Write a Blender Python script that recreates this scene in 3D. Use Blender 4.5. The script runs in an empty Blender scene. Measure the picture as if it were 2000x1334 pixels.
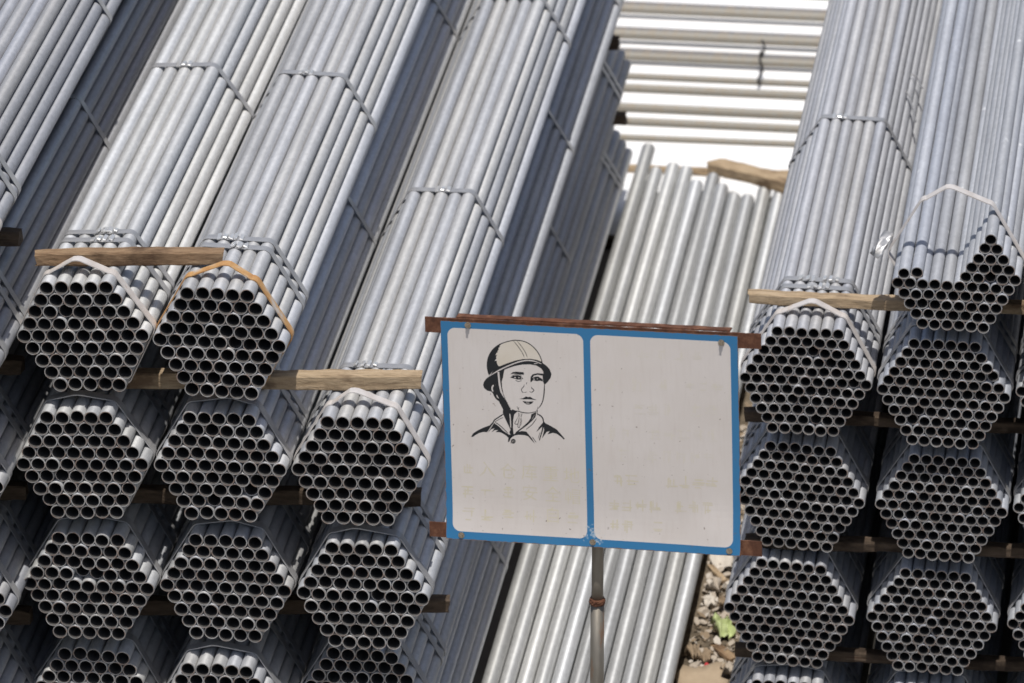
import bpy, bmesh, math, random
from mathutils import Vector, Matrix
R_ = math.radians
rnd = random.Random(7)
S = bpy.context.scene
COL = S.collection

# ------------------------------------------------------------------ camera, sky, sun, exposure
FPX = 12000.0                                   # focal length in pixels of the 2000 px wide photograph
PITCH, YAW = R_(23.295906), R_(7.327253)
CAM = Vector((3.6548728, -17.77224629, 9.78028414))
fw = Vector((-math.sin(YAW) * math.cos(PITCH), math.cos(YAW) * math.cos(PITCH), -math.sin(PITCH)))
rt = Vector((math.cos(YAW), math.sin(YAW), 0))
up = rt.cross(fw)
cam_d = bpy.data.cameras.new('camera')
cam = bpy.data.objects.new('camera', cam_d)
COL.objects.link(cam)
cam.matrix_world = Matrix(((rt.x, up.x, -fw.x, CAM.x), (rt.y, up.y, -fw.y, CAM.y), (rt.z, up.z, -fw.z, CAM.z), (0, 0, 0, 1)))
cam_d.sensor_width = 36
cam_d.lens = FPX / 2000 * 36
cam_d.clip_start, cam_d.clip_end = 0.5, 2000
cam_d.dof.use_dof = True
cam_d.dof.focus_distance = 19.0
cam_d.dof.aperture_fstop = 4.8
S.camera = cam

SUN_EL, SUN_AZ = R_(75), R_(174)                # sun nearly overhead, slightly on the camera's side; azimuth from +Y clockwise
sun_dir = Vector((math.sin(SUN_AZ) * math.cos(SUN_EL), math.cos(SUN_AZ) * math.cos(SUN_EL), math.sin(SUN_EL)))
W = bpy.data.worlds.new('World'); S.world = W; W.use_nodes = True
wn = W.node_tree.nodes; wl = W.node_tree.links
sky = wn.new('ShaderNodeTexSky'); sky.sky_type = 'NISHITA'; sky.sun_disc = False
sky.sun_elevation = SUN_EL; sky.sun_rotation = SUN_AZ; sky.dust_density = 2.5; sky.air_density = 1.0; sky.ozone_density = 1.0
wn['Background'].inputs[1].default_value = 0.115
wl.new(sky.outputs[0], wn['Background'].inputs[0])
sd = bpy.data.lights.new('sun', 'SUN'); sd.energy = 4.5; sd.angle = R_(0.53); sd.color = (1.0, 0.975, 0.935)
so = bpy.data.objects.new('sun', sd); COL.objects.link(so)
so.rotation_euler = (-sun_dir).to_track_quat('-Z', 'Y').to_euler(); so.location = (0, 0, 30)
S.view_settings.view_transform = 'Standard'; S.view_settings.look = 'None'
S.view_settings.gamma = 1; S.view_settings.exposure = -0.28; S.view_settings.use_curve_mapping = False
S.cycles.max_bounces = 8; S.cycles.diffuse_bounces = 4; S.cycles.glossy_bounces = 4

def pray(x, y):
    return fw + rt * ((x - 1000) / FPX) + up * ((667 - y) / FPX)
def onZ(x, y, z):
    r = pray(x, y); return CAM + r * ((z - CAM.z) / r.z)
def onY(x, y, Y):
    r = pray(x, y); return CAM + r * ((Y - CAM.y) / r.y)

# ------------------------------------------------------------------ helpers
def tag(o, label=None, cat=None, group=None, kind=None):
    if label: o['label'] = label
    if cat: o['category'] = cat
    if group: o['group'] = group
    if kind: o['kind'] = kind
    return o
def link(name, data, parent=None, loc=None, rot=None, color=None):
    o = bpy.data.objects.new(name, data); COL.objects.link(o)
    if parent: o.parent = parent
    if loc is not None: o.location = loc
    if rot is not None: o.rotation_euler = rot
    if color: o.color = (*color, 1)
    return o
def mesh(name, verts, faces, mats, smooth=False, midx=None):
    m = bpy.data.meshes.new(name)
    m.from_pydata([tuple(v) for v in verts], [], faces)
    for k in (mats if isinstance(mats, (list, tuple)) else [mats]): m.materials.append(k)
    if midx: m.polygons.foreach_set('material_index', midx)
    if smooth: m.polygons.foreach_set('use_smooth', [True] * len(m.polygons))
    m.update()
    return m
def bm_mesh(name, bm, mats, smooth=False):
    m = bpy.data.meshes.new(name); bm.normal_update(); bm.to_mesh(m); bm.free()
    for k in (mats if isinstance(mats, (list, tuple)) else [mats]): m.materials.append(k)
    if smooth: m.polygons.foreach_set('use_smooth', [True] * len(m.polygons))
    return m

# ------------------------------------------------------------------ materials
class NT:
    def __init__(s, name):
        s.m = bpy.data.materials.new(name); s.m.use_nodes = True
        s.n = s.m.node_tree.nodes; s.l = s.m.node_tree.links
        s.b = s.n['Principled BSDF']
    def node(s, t, **kw):
        k = s.n.new(t)
        for a, v in kw.items(): setattr(k, a, v)
        return k
    def put(s, sock, v):
        if isinstance(v, bpy.types.NodeSocket): s.l.new(v, sock)
        elif v is not None: sock.default_value = v
    def math(s, op, a, b=None, c=None, clamp=False):
        k = s.node('ShaderNodeMath', operation=op, use_clamp=clamp)
        s.put(k.inputs[0], a); s.put(k.inputs[1], b); s.put(k.inputs[2], c)
        return k.outputs[0]
    def mix(s, f, a, b, mode='MIX'):
        k = s.node('ShaderNodeMix', data_type='RGBA', blend_type=mode)
        s.put(k.inputs[0], f); s.put(k.inputs[6], a); s.put(k.inputs[7], b)
        return k.outputs[2]
    def ramp(s, f, stops):
        k = s.node('ShaderNodeValToRGB'); s.put(k.inputs[0], f)
        e = k.color_ramp.elements
        while len(e) < len(stops): e.new(0.5)
        for q, (p, c) in zip(e, stops):
            q.position = p; q.color = (*c, 1) if isinstance(c, tuple) else (c, c, c, 1)
        return k.outputs[0]
    def coord(s, kind='Object', scale=(1, 1, 1), shift=None):
        t = s.node('ShaderNodeTexCoord').outputs[kind]
        k = s.node('ShaderNodeMapping'); s.l.new(t, k.inputs[0]); k.inputs[3].default_value = scale
        if shift is not None: s.l.new(shift, k.inputs[1])
        return k.outputs[0]
    def noise(s, vec, scale, detail=4, rough=0.55):
        k = s.node('ShaderNodeTexNoise'); s.l.new(vec, k.inputs['Vector'])
        k.inputs['Scale'].default_value = scale; k.inputs['Detail'].default_value = detail; k.inputs['Roughness'].default_value = rough
        return k.outputs[0]
    def vor(s, vec, scale):
        k = s.node('ShaderNodeTexVoronoi'); s.l.new(vec, k.inputs['Vector']); k.inputs['Scale'].default_value = scale
        return k
    def bump(s, h, strength=0.2, dist=0.002):
        k = s.node('ShaderNodeBump'); k.inputs['Strength'].default_value = strength; k.inputs['Distance'].default_value = dist
        s.l.new(h, k.inputs['Height']); s.l.new(k.outputs[0], s.b.inputs['Normal'])
    def out(s, col=None, rough=None, metal=None, spec=None):
        s.put(s.b.inputs['Base Color'], col if isinstance(col, bpy.types.NodeSocket) or col is None else (*col, 1))
        s.put(s.b.inputs['Roughness'], rough); s.put(s.b.inputs['Metallic'], metal)
        if spec is not None: s.b.inputs['Specular IOR Level'].default_value = spec
        return s.m

def mat_galv(name, metal=0.45, r0=0.34, r1=0.56, speck=0.0, mott=0.2, aniso=0.8):
    t = NT(name)
    oi = t.node('ShaderNodeObjectInfo')
    sh = t.node('ShaderNodeCombineXYZ')
    k = t.math('MULTIPLY', oi.outputs['Random'], 37.0)
    for i in range(3): t.l.new(k, sh.inputs[i])
    streak = t.noise(t.coord(scale=(60, 3.0, 60), shift=sh.outputs[0]), 1.0, 5, 0.6)
    cloud = t.noise(t.coord(scale=(9, 2.2, 9), shift=sh.outputs[0]), 1.0, 4, 0.6)
    sp = t.vor(t.coord(scale=(1, 0.45, 1), shift=sh.outputs[0]), 95).outputs['Color']
    spv = t.node('ShaderNodeSeparateColor'); t.l.new(sp, spv.inputs[0])
    v = t.math('MULTIPLY_ADD', streak, mott, 1 - mott * 0.5)
    v = t.math('MULTIPLY', v, t.math('MULTIPLY_ADD', cloud, 0.34, 0.83))
    v = t.math('MULTIPLY', v, t.math('MULTIPLY_ADD', spv.outputs[0], 0.14, 0.93))
    v = t.math('MULTIPLY', v, t.math('MULTIPLY_ADD', oi.outputs['Random'], 0.26, 0.87))
    r2 = t.math('FRACT', t.math('MULTIPLY', oi.outputs['Random'], 7.31))
    tint = t.ramp(r2, [(0.0, (0.965, 0.985, 1.03)), (0.5, (1.0, 1.0, 1.0)), (1.0, (1.03, 1.015, 0.98))])
    c = t.mix(1.0, oi.outputs['Color'], v, 'MULTIPLY')
    c = t.mix(1.0, c, tint, 'MULTIPLY')
    if speck:
        dots = t.noise(t.coord(scale=(1, 0.35, 1), shift=sh.outputs[0]), 26, 2, 0.4)
        f = t.ramp(dots, [(0.70, 0.0), (0.75, 1.0)])
        f2 = t.math('MULTIPLY', f, speck)
        c = t.mix(f2, c, (0.78, 0.78, 0.77, 1))
    rust = t.noise(t.coord(scale=(14, 2, 14), shift=sh.outputs[0]), 1.5, 6, 0.7)
    c = t.mix(t.ramp(rust, [(0.68, 0.0), (0.82, 0.35)]), c, (0.30, 0.23, 0.16, 1))
    t.bump(streak, 0.10, 0.002)
    tg = t.node('ShaderNodeTangent', direction_type='RADIAL', axis='Y')       # drawn tube: sheen stretched along its length
    t.l.new(tg.outputs[0], t.b.inputs['Tangent'])
    t.b.inputs['Anisotropic'].default_value = aniso; t.b.inputs['Anisotropic Rotation'].default_value = 0.25
    return t.out(c, t.math('MULTIPLY_ADD', cloud, r1 - r0, r0), metal)

M = {}
M['galv'] = mat_galv('galvanized_steel', 0.33, 0.48, 0.64, 0, 0.24, 0.66)
M['galv_bright'] = mat_galv('bright_galvanized_steel', 0.45, 0.46, 0.58, 0.0, 0.30, 0.84)
M['galv_dusty'] = mat_galv('dusty_galvanized_steel', 0.25, 0.5, 0.65, 0.6, 0.2, 0.6)
t = NT('shaded_pipe_bore'); n = t.noise(t.coord(scale=(30, 2, 30)), 1.0)
M['bore'] = t.out(t.ramp(n, [(0.3, (0.05, 0.047, 0.045)), (0.7, (0.10, 0.095, 0.09))]), 0.8, 0.0, 0.2)  # galvanized bore, with the darkness of its depth put into the colour
t = NT('cut_pipe_end'); oi = t.node('ShaderNodeObjectInfo'); n = t.noise(t.coord(shift=t.node('ShaderNodeObjectInfo').outputs['Location']), 45, 4)
f = t.ramp(n, [(0.45, 0.0), (0.65, 0.8)])
k = t.ramp(oi.outputs['Random'], [(0.0, (0.28, 0.27, 0.265)), (0.5, (0.41, 0.40, 0.39)), (1.0, (0.50, 0.49, 0.48))])
M['rim'] = t.out(t.mix(f, k, (0.30, 0.20, 0.15, 1)), 0.5, 0.25)
t = NT('painted_beige_pipe'); oi = t.node('ShaderNodeObjectInfo'); n = t.noise(t.coord(scale=(2, 20, 20)), 2.0, 5)
M['beige'] = t.out(t.mix(t.ramp(n, [(0.4, 0.0), (0.75, 0.6)]), oi.outputs['Color'], (0.30, 0.22, 0.13, 1)), 0.55, 0.1)
t = NT('steel_strap'); n = t.noise(t.coord(), 16, 5)
M['strap'] = t.out(t.ramp(n, [(0.3, (0.34, 0.34, 0.35)), (0.75, (0.50, 0.49, 0.48))]), 0.42, 0.45)
t = NT('chalky_strap'); n = t.noise(t.coord(), 20, 5)
M['strap_pale'] = t.out(t.ramp(n, [(0.35, (0.55, 0.50, 0.46)), (0.62, (0.66, 0.62, 0.59)), (0.8, (0.42, 0.26, 0.14))]), 0.5, 0.2)
t = NT('rusty_strap'); n = t.noise(t.coord(), 14, 5)
M['strap_rust'] = t.out(t.ramp(n, [(0.36, (0.52, 0.46, 0.40)), (0.5, (0.52, 0.30, 0.12)), (0.7, (0.40, 0.18, 0.06))]), 0.6, 0.1)
t = NT('crimped_seal'); M['seal'] = t.out((0.74, 0.73, 0.71), 0.30, 0.6)
def mat_wood(name, a, b, c):
    t = NT(name)
    oi = t.node('ShaderNodeObjectInfo'); sh = t.node('ShaderNodeCombineXYZ')
    k = t.math('MULTIPLY', oi.outputs['Random'], 19.0)
    for i in range(3): t.l.new(k, sh.inputs[i])
    g = t.noise(t.coord(scale=(4.5, 30, 30), shift=sh.outputs[0]), 1.7, 9, 0.75)
    g2 = t.noise(t.coord(scale=(5, 9, 9), shift=sh.outputs[0]), 1.2, 4, 0.6)
    col = t.ramp(g, [(0.30, a), (0.5, b), (0.72, c)])
    col = t.mix(t.ramp(g2, [(0.50, 0.0), (0.66, 0.85)]), col, (a[0] * 0.55, a[1] * 0.5, a[2] * 0.5, 1))
    crack = t.ramp(t.noise(t.coord(scale=(1.4, 60, 60), shift=sh.outputs[0]), 1.0, 3, 0.5), [(0.26, 1.0), (0.33, 0.0)])
    col = t.mix(crack, col, (0.07, 0.04, 0.025, 1))
    t.bump(g, 1.0, 0.012)
    return t.out(col, 0.85, 0, 0.2)
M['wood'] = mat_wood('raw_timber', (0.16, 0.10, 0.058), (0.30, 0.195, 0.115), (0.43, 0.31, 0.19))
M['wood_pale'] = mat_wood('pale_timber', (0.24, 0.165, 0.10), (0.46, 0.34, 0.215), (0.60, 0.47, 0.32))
M['wood_dark'] = mat_wood('weathered_shaded_timber', (0.05, 0.036, 0.026), (0.105, 0.075, 0.052), (0.17, 0.125, 0.09))  # weathered wood; shade between the tiers is darkened into its colour too
t = NT('rusted_iron'); n = t.noise(t.coord(), 30, 8, 0.7); n2 = t.noise(t.coord(), 5, 3)
c = t.ramp(n, [(0.3, (0.055, 0.026, 0.017)), (0.52, (0.125, 0.055, 0.033)), (0.72, (0.24, 0.12, 0.07))])
t.bump(n, 0.5, 0.003); M['rust'] = t.out(t.mix(t.ramp(n2, [(0.45, 0.0), (0.7, 0.6)]), c, (0.13, 0.045, 0.022, 1)), 0.85, 0.1, 0.2)
t = NT('tarnished_post_steel'); n = t.noise(t.coord(scale=(14, 14, 3)), 1.6, 7, 0.7); n2 = t.noise(t.coord(scale=(40, 40, 6)), 1.0, 5)
c = t.ramp(n2, [(0.3, (0.16, 0.14, 0.112)), (0.7, (0.28, 0.25, 0.205))])
t.bump(n2, 0.3, 0.002); M['post'] = t.out(t.mix(t.ramp(n, [(0.56, 0.0), (0.70, 0.85)]), c, (0.22, 0.10, 0.04, 1)), 0.5, 0.55)
t = NT('bolt_zinc'); n = t.noise(t.coord(), 300, 3); M['bolt'] = t.out(t.ramp(n, [(0.4, (0.5, 0.46, 0.38)), (0.65, (0.3, 0.2, 0.12))]), 0.35, 0.8)
t = NT('black_print'); M['ink'] = t.out((0.018, 0.019, 0.021), 0.5, 0, 0.3)
t = NT('yard_concrete'); n = t.noise(t.coord(), 1.4, 8, 0.65); n2 = t.noise(t.coord(), 40, 4)
c = t.ramp(n, [(0.3, (0.22, 0.205, 0.18)), (0.7, (0.31, 0.29, 0.26))]); t.bump(n2, 0.3, 0.004)
M['concrete'] = t.out(c, 0.85, 0, 0.2)
t = NT('white_concrete'); n = t.noise(t.coord(), 2.2, 8, 0.7); n2 = t.noise(t.coord(), 60, 4)
c = t.ramp(n, [(0.3, (0.80, 0.79, 0.77)), (0.7, (0.88, 0.87, 0.86))]); t.bump(n2, 0.2, 0.003)
M['apron'] = t.out(c, 0.8, 0, 0.2)  # near-white tone for the ground behind the stacks
t = NT('dirt'); n = t.noise(t.coord(), 9, 8, 0.7); n2 = t.noise(t.coord(), 55, 5, 0.7)
c = t.ramp(n, [(0.32, (0.06, 0.048, 0.036)), (0.55, (0.19, 0.15, 0.105)), (0.75, (0.34, 0.28, 0.21))]); t.bump(n2, 0.8, 0.012)
M['dirt'] = t.out(c, 0.95, 0, 0.1)
def flat(name, c, rough=0.8, noise=None):
    t = NT(name); n = t.noise(t.coord(), 24, 5, 0.6)
    return t.out(t.mix(t.math('MULTIPLY', n, 0.7), (*c, 1), (c[0] * 0.5, c[1] * 0.47, c[2] * 0.44, 1)), rough, 0, 0.25)
M['leaf'] = flat('dry_leaf', (0.32, 0.24, 0.16)); M['leaf2'] = flat('grey_husk', (0.50, 0.43, 0.35)); M['paper'] = flat('paper_scrap', (0.66, 0.60, 0.52))
M['card'] = flat('cardboard', (0.46, 0.36, 0.25)); M['lime'] = flat('lime_plastic', (0.50, 0.57, 0.27), 0.4); M['red'] = flat('red_plastic', (0.6, 0.06, 0.07), 0.4)
M['cord'] = flat('black_cord', (0.03, 0.027, 0.024), 0.7)

# ------------------------------------------------------------------ ground
def sheet(name, x0, x1, y0, y1, z, m, nx=1, ny=1, amp=0.0):
    vs, fs = [], []
    for j in range(ny + 1):
        for i in range(nx + 1):
            e = 0 if i in (0, nx) or j in (0, ny) else 1
            vs.append((x0 + (x1 - x0) * i / nx, y0 + (y1 - y0) * j / ny, z + e * amp * rnd.random()))
    for j in range(ny):
        for i in range(nx):
            a = j * (nx + 1) + i; fs.append((a, a + 1, a + nx + 2, a + nx + 1))
    return tag(link(name, mesh(name, vs, fs, m, True)), kind='structure')
sheet('ground', -400, 400, -400, 400, 0.0, M['concrete'])
sheet('pavement', -6, 9, 5.85, 16, 0.004, M['apron'])
sheet('dirt', 1.05, 2.15, 0.3, 5.9, 0.008, M['dirt'], 14, 64, 0.012)

# ------------------------------------------------------------------ pipes
def pipe_mesh(name, d, wall, length, mats, seg=20):
    ro, ri = d / 2, d / 2 - wall
    vs, fs, mi = [], [], []
    def ring(r, y):
        b = len(vs)
        for i in range(seg):
            a = 2 * math.pi * i / seg; vs.append((r * math.cos(a), y, r * math.sin(a)))
        return b
    for r0, y0, r1, y1, k in ((ro, 0.0, ro, length, 0), (ri, length, ri, 0.0, 1), (ri, 0.0, ro, 0.0, 2), (ro, length, ri, length, 2)):
        a, b = ring(r0, y0), ring(r1, y1)        # own vertices for wall, bore and cut ends keep the edges crisp
        for i in range(seg):
            j = (i + 1) % seg
            fs.append((a + i, b + i, b + j, a + j)); mi.append(k)
    m = mesh(name, vs, fs, mats, False, mi)
    m.polygons.foreach_set('use_smooth', [k != 2 for k in mi]); m.update()
    return m
D1, D2 = 0.0483, 0.0405
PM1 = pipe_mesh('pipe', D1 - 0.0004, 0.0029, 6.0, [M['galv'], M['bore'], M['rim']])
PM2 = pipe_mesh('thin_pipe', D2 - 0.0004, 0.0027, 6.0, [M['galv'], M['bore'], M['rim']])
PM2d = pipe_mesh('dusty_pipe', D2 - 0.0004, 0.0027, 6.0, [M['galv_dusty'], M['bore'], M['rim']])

def hex_path(n, d, off, peak=None, wob=0.0, r=None, shear=0.0):
    """closed (x, z) path round a hexagon of pipes; peak=(x, rise) lifts the middle of the top run"""
    r = r or rnd
    R, rad, pts = (n - 1) * d, d / 2 + off, []
    for k in range(6):
        a0 = R_(60 * k); c = (R * math.cos(a0), R * math.sin(a0))
        for q in range(5):
            a = a0 + R_(-30 + 15 * q)
            pts.append((c[0] + rad * math.cos(a), c[1] + rad * math.sin(a)))
        if k == 1 and peak:
            z0 = R * math.sin(R_(60)) + rad
            pts += [(peak[0] + 0.012, z0 + peak[1] * 0.97), (peak[0], z0 + peak[1]), (peak[0] - 0.012, z0 + peak[1] * 0.97)]
    return [(x + shear * z + r.uniform(-wob, wob), z + r.uniform(-wob, wob)) for x, z in pts]
def strap_mesh(name, path, width, th, m, lean=0.0, twist=0.0):
    vs, fs, N = [], [], len(path)
    for i in range(N):
        x, z = path[i]; xp, zp = path[i - 1]; xn, zn = path[(i + 1) % N]
        tx, tz = xn - xp, zn - zp; L = math.hypot(tx, tz) or 1
        ox, oz = tz / L * th, -tx / L * th
        y = lean * z
        for s, q in ((-1, 0), (-1, 1), (1, 1), (1, 0)):
            vs.append((x + ox * q, y + s * width / 2, z + oz * q))
    for i in range(N):
        j = (i + 1) % N
        for k in range(4):
            l = (k + 1) % 4; fs.append((i * 4 + k, i * 4 + l, j * 4 + l, j * 4 + k))
    return mesh(name, vs, fs, m)
def seal_mesh(name, seed):
    r = random.Random(seed); bm = bmesh.new()
    for k in range(3):                           # crimped sleeve folds round the strap
        g = bmesh.ops.create_cube(bm, size=1)
        mt = Matrix.Translation((-0.019 + 0.019 * k + r.uniform(-.004, .004), 0, 0.003 + r.random() * 0.004)) @ Matrix.Rotation(r.uniform(-.5, .5), 4, 'Y') @ Matrix.Rotation(r.uniform(-.2, .2), 4, 'X') @ Matrix.Diagonal((0.013, 0.036, 0.006, 1))
        bmesh.ops.transform(bm, matrix=mt, verts=g['verts'])
    bmesh.ops.bevel(bm, geom=bm.edges[:], offset=0.0014, segments=1, affect='EDGES')
    return bm_mesh(name, bm, M['seal'])
SEALS = [seal_mesh('seal', 40 + i) for i in range(3)]

def bundle(n, centre, label, group, roll=0.0, color=(.5, .5, .5), loop='strap', peak=0.035, loop_y=0.10, missing=(), recess=(), pm=None, jit=0.004, yawj=0.0, seed=0, pair=0.345, shear=None):
    d = D1 if n == 5 else D2
    pm = pm or (PM1 if n == 5 else PM2)
    r = random.Random(seed)
    half = (n - 1) * d * 0.8660254 + d / 2
    bow = r.uniform(-.004, .004)
    shear = r.uniform(-.05, .05) if shear is None else shear
    sm = strap_mesh('strap', hex_path(n, d, 0.0012, None, 0.0, None, shear), 0.034, 0.0016, M['strap'])
    e = link('pipe_bundle', None, None, (centre[0], centre[1], centre[2] - half), (0, R_(roll), yawj))
    e.empty_display_size = 0.1
    tag(e, label, 'pipe bundle', group)
    for j in range(-(n - 1), n):
        cnt = 2 * n - 1 - abs(j)
        for i in range(cnt):
            if (j, i) in missing: continue
            dy = r.gauss(0, jit)
            if r.random() < 0.02: dy += r.uniform(0.006, 0.02)
            if (j, i) in recess: dy += recess[(j, i)] if isinstance(recess, dict) else 0.06
            q = 1 + r.uniform(-.05, .05)
            o = link('pipe', pm, e, ((i - (cnt - 1) / 2) * d + shear * j * 0.866 * d + r.uniform(-.0012, .0012), dy, half + j * 0.8660254 * d + bow * (((2 * i + 1 - cnt) / (2 * n)) ** 2 - .15) + r.uniform(-.0012, .0012)), (0, r.uniform(0, 6.28), 0), [c * q for c in color])
    lm = strap_mesh('lifting_strap', hex_path(n, d, 0.0012, (r.uniform(-.03, .02), peak) if peak else None, 0.0, None, shear), 0.038, 0.0034, M[loop], r.uniform(-.06, .02))
    lo = link('lifting_strap', lm, e, (0, loop_y + r.uniform(-.015, .015), half))
    if loop == 'strap_rust': lo['label'] = 'strap gone orange with rust'
    for k, y in enumerate((pair, pair + 0.068, 1.92 + r.uniform(-.04, .06), 3.92 + r.uniform(-.08, .08), 5.58, 5.65)):
        s = link('strap', sm, e, (0, y, half), (R_(r.uniform(-.8, .8)), 0, R_(r.uniform(-1.2, 1.2))))
        if k < 4:
            link('seal', SEALS[(k + seed) % 3], s, (r.uniform(-.05, .03), 0, half + 0.001))
            if k < 2: link('seal', SEALS[(k + seed + 1) % 3], s, (r.uniform(-.02, .07), 0.004, half + 0.002), (0, 0, 3.1))
    return e

ORD = ['topmost', 'second', 'third', 'fourth', 'fifth', 'sixth']
ZL = lambda k: 2.02 - 0.442 * k
LEFT = {  # column: (top level, description, colour, {level: (x, y, roll)})
    -1: (-1, 'outermost column behind the tall column', (.36, .36, .37), {k: (-0.90, -0.27 + 0.03 * (k % 2), 0.4) for k in range(-1, 5)}),
    0: (-1, 'tall column rising over its neighbours', (.36, .36, .37), {-1: (-0.447, -0.30, 0), 0: (-0.449, -0.30, 0.6), 1: (-0.452, -0.26, -0.6), 2: (-0.444, -0.25, 0.5), 3: (-0.450, -0.26, 0), 4: (-0.446, -0.24, 0)}),
    1: (0, 'column between tall column and rust-strapped column', (.50, .50, .495), {0: (0.001, -0.030, -3.4), 1: (-0.013, -0.055, -2.6), 2: (-0.015, -0.035, -0.3), 3: (-0.028, 0.010, 1.0), 4: (-0.02, 0.03, 0)}),
    2: (0, 'column topped by the rust-strapped bundle', (.465, .465, .47), {0: (0.431, -0.030, 0.4), 1: (0.424, -0.012, -0.5), 2: (0.428, 0.008, 0.2), 3: (0.414, -0.045, -0.2), 4: (0.42, 0.03, 0)}),
    3: (1, 'short column beside the sign', (.455, .455, .458), {1: (0.872, 0.010, -1.4), 2: (0.882, 0.005, -0.6), 3: (0.856, 0.126, 0.5), 4: (0.858, 0.22, 0)}),
}
for c, (top, desc, colr, lv) in LEFT.items():
    for k, (x, y, roll) in lv.items():
        i = k - top
        lab = f'{ORD[i]} thick-pipe bundle from the top of the {desc}'
        if i == 0: lab = f'topmost thick-pipe bundle of the {desc}'
        kw = dict(loop='strap_pale' if i == 0 else 'strap', peak=0.045 if i == 0 else 0.018)
        if (c, k) == (2, 0): lab = 'topmost thick-pipe bundle with rusty orange strap round its front'; kw['loop'] = 'strap_rust'
        if (c, k) == (1, 0): kw['loop_y'] = 0.07; kw['shear'] = -.05
        if (c, k) == (1, 2): kw['recess'] = {(1, 3): 0.03, (1, 4): 0.028, (1, 6): 0.02}
        if (c, k) == (0, -1): kw['pair'] = 0.335
        bundle(5, (x, y, ZL(k)), lab, 'stacked bundles of thick galvanized pipe', roll, colr, seed=100 + c * 10 + k, yawj=R_(rnd.uniform(-.12, .12)), jit=0.0028, **kw)

ZR = lambda k: 1.55 - 0.435 * k
miss = {(0, i) for i in (0, 3, 4, 5)} | {(1, i) for i in range(6)} | {(2, i) for i in range(6)} | {(3, i) for i in range(6)} | {(4, i) for i in range(6)} | {(5, i) for i in range(6)}
RIGHT = {
    'A': (0, 'thin-pipe column beside the loose pipes', (.44, .44, .45), {0: (2.229, .976, .6), 1: (2.205, .999, 3.0), 2: (2.178, .993, 3.6), 3: (2.185, .961, 1.0)}),
    'B': (-1, 'column under the half-emptied bundle', (.40, .41, .435), {-1: (2.713, .905, 1.2), 0: (2.690, .932, 1.3), 1: (2.692, .967, 1.6), 2: (2.668, .99, 2.0), 3: (2.66, .98, 0.5)}),
    'C': (-1, 'thin-pipe column beyond the half-emptied bundle', (.40, .41, .43), {-1: (3.170, .90, .8), 0: (3.150, .973, 1), 1: (3.155, .997, 1), 2: (3.15, .99, 1), 3: (3.14, .98, .5)}),
}
for c, (top, desc, colr, lv) in RIGHT.items():
    for k, (x, y, roll) in lv.items():
        i = k - top
        lab = f'{ORD[i]} bundle from the top of the {desc}' if i else f'topmost bundle of the {desc}'
        kw = dict(loop='strap_pale' if i == 0 else 'strap', peak=0.045 if i == 0 else 0.014, loop_y=0.13)
        if c == 'B' and k >= 0: lab = f'{ORD[k]} thin-pipe bundle down beneath the half-emptied bundle' if k else 'thin-pipe bundle directly beneath the half-emptied bundle'
        if (c, k) == ('B', -1): lab = 'half-emptied thin-pipe bundle with loose strap arched over its hollow'; kw.update(missing=miss, loop_y=0.19, pair=9, pm=PM2d, loop='strap_pale')
        e = bundle(6, (x, y, ZR(k)), lab, 'stacked bundles of thin galvanized pipe', roll, colr, seed=300 + ord(c) * 10 + k, yawj=R_(rnd.uniform(-.1, .1)), jit=0.0025, **kw)
        if (c, k) == ('B', -1):
            for o in [o for o in COL.objects if o.parent == e and o.name.split('.')[0] == 'strap']:
                for s in [s for s in COL.objects if s.parent == o]: bpy.data.objects.remove(s)
                bpy.data.objects.remove(o)
            half = 5 * D2 * .866 + D2 / 2
            bm = bmesh.new()                     # crumpled metal tag hanging at the strap's corner
            bmesh.ops.create_grid(bm, x_segments=5, y_segments=6, size=0.5)
            r = random.Random(5)
            for v in bm.verts: v.co = Vector((v.co.x * 0.030, v.co.y * 0.095, 0)) + Vector((r.uniform(-.003, .003), r.uniform(-.004, .004), .018 * math.sin(v.co.x * 5 + v.co.y * 3) + r.uniform(-.002, .002)))
            tg = link('tag_plate', bm_mesh('tag_plate', bm, M['strap'], True), e, (-0.250, 0.175, half + 0.025), (R_(58), R_(52), R_(15)))
            tg['label'] = 'crumpled shiny metal tag'
            md = tg.modifiers.new('thick', 'SOLIDIFY'); md.thickness = 0.0012

# ------------------------------------------------------------------ timbers
def timber(p, q, th, label, m, seed, hgt=None, group='timber battens between the bundles', name='timber_batten', rx=0.0):
    r = random.Random(seed); p, q = Vector(p), Vector(q); L = (q - p).length; hgt = hgt or th
    bm = bmesh.new(); N = max(8, int(L / 0.035)); rings = []
    ph, ph2 = r.uniform(0, 6), r.uniform(0, 6)
    for i in range(N + 1):
        u = i / N; ring = []
        by, bz = r.gauss(0, .0012) + .004 * math.sin(u * L * 7 + ph), 0
        tw = 1 - .04 + .05 * math.sin(u * L * 9 + ph2) + r.uniform(-.04, .03) - (0.06 if i in (0, N) else 0)
        x = u * L + (r.uniform(-.006, .006) if i in (0, N) else 0)
        for a, b in ((-1, -.8), (-.84, -1), (.84, -1), (1, -.8), (1, .8), (.84, 1), (-.84, 1), (-1, .8)):
            ring.append(bm.verts.new((x + (r.uniform(-.006, .006) if i in (0, N) else 0), a * th / 2 * tw + by + r.uniform(-.0018, .0018), min(1, tw) * b * hgt / 2 - abs(r.gauss(0, .0014)) * (1 if b > 0 else -1))))
        rings.append(ring)
    for i in range(N):
        for k in range(8):
            l = (k + 1) % 8; bm.faces.new((rings[i][k], rings[i + 1][k], rings[i + 1][l], rings[i][l]))
    bm.faces.new(rings[0]); bm.faces.new(rings[-1][::-1]); bmesh.ops.recalc_face_normals(bm, faces=bm.faces)
    d = (q - p).normalized()
    o = link(name, bm_mesh(name, bm, m), None, p, d.to_track_quat('X', 'Z').to_euler())
    return tag(o, label, 'timber', group)
T = 0.056
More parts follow.
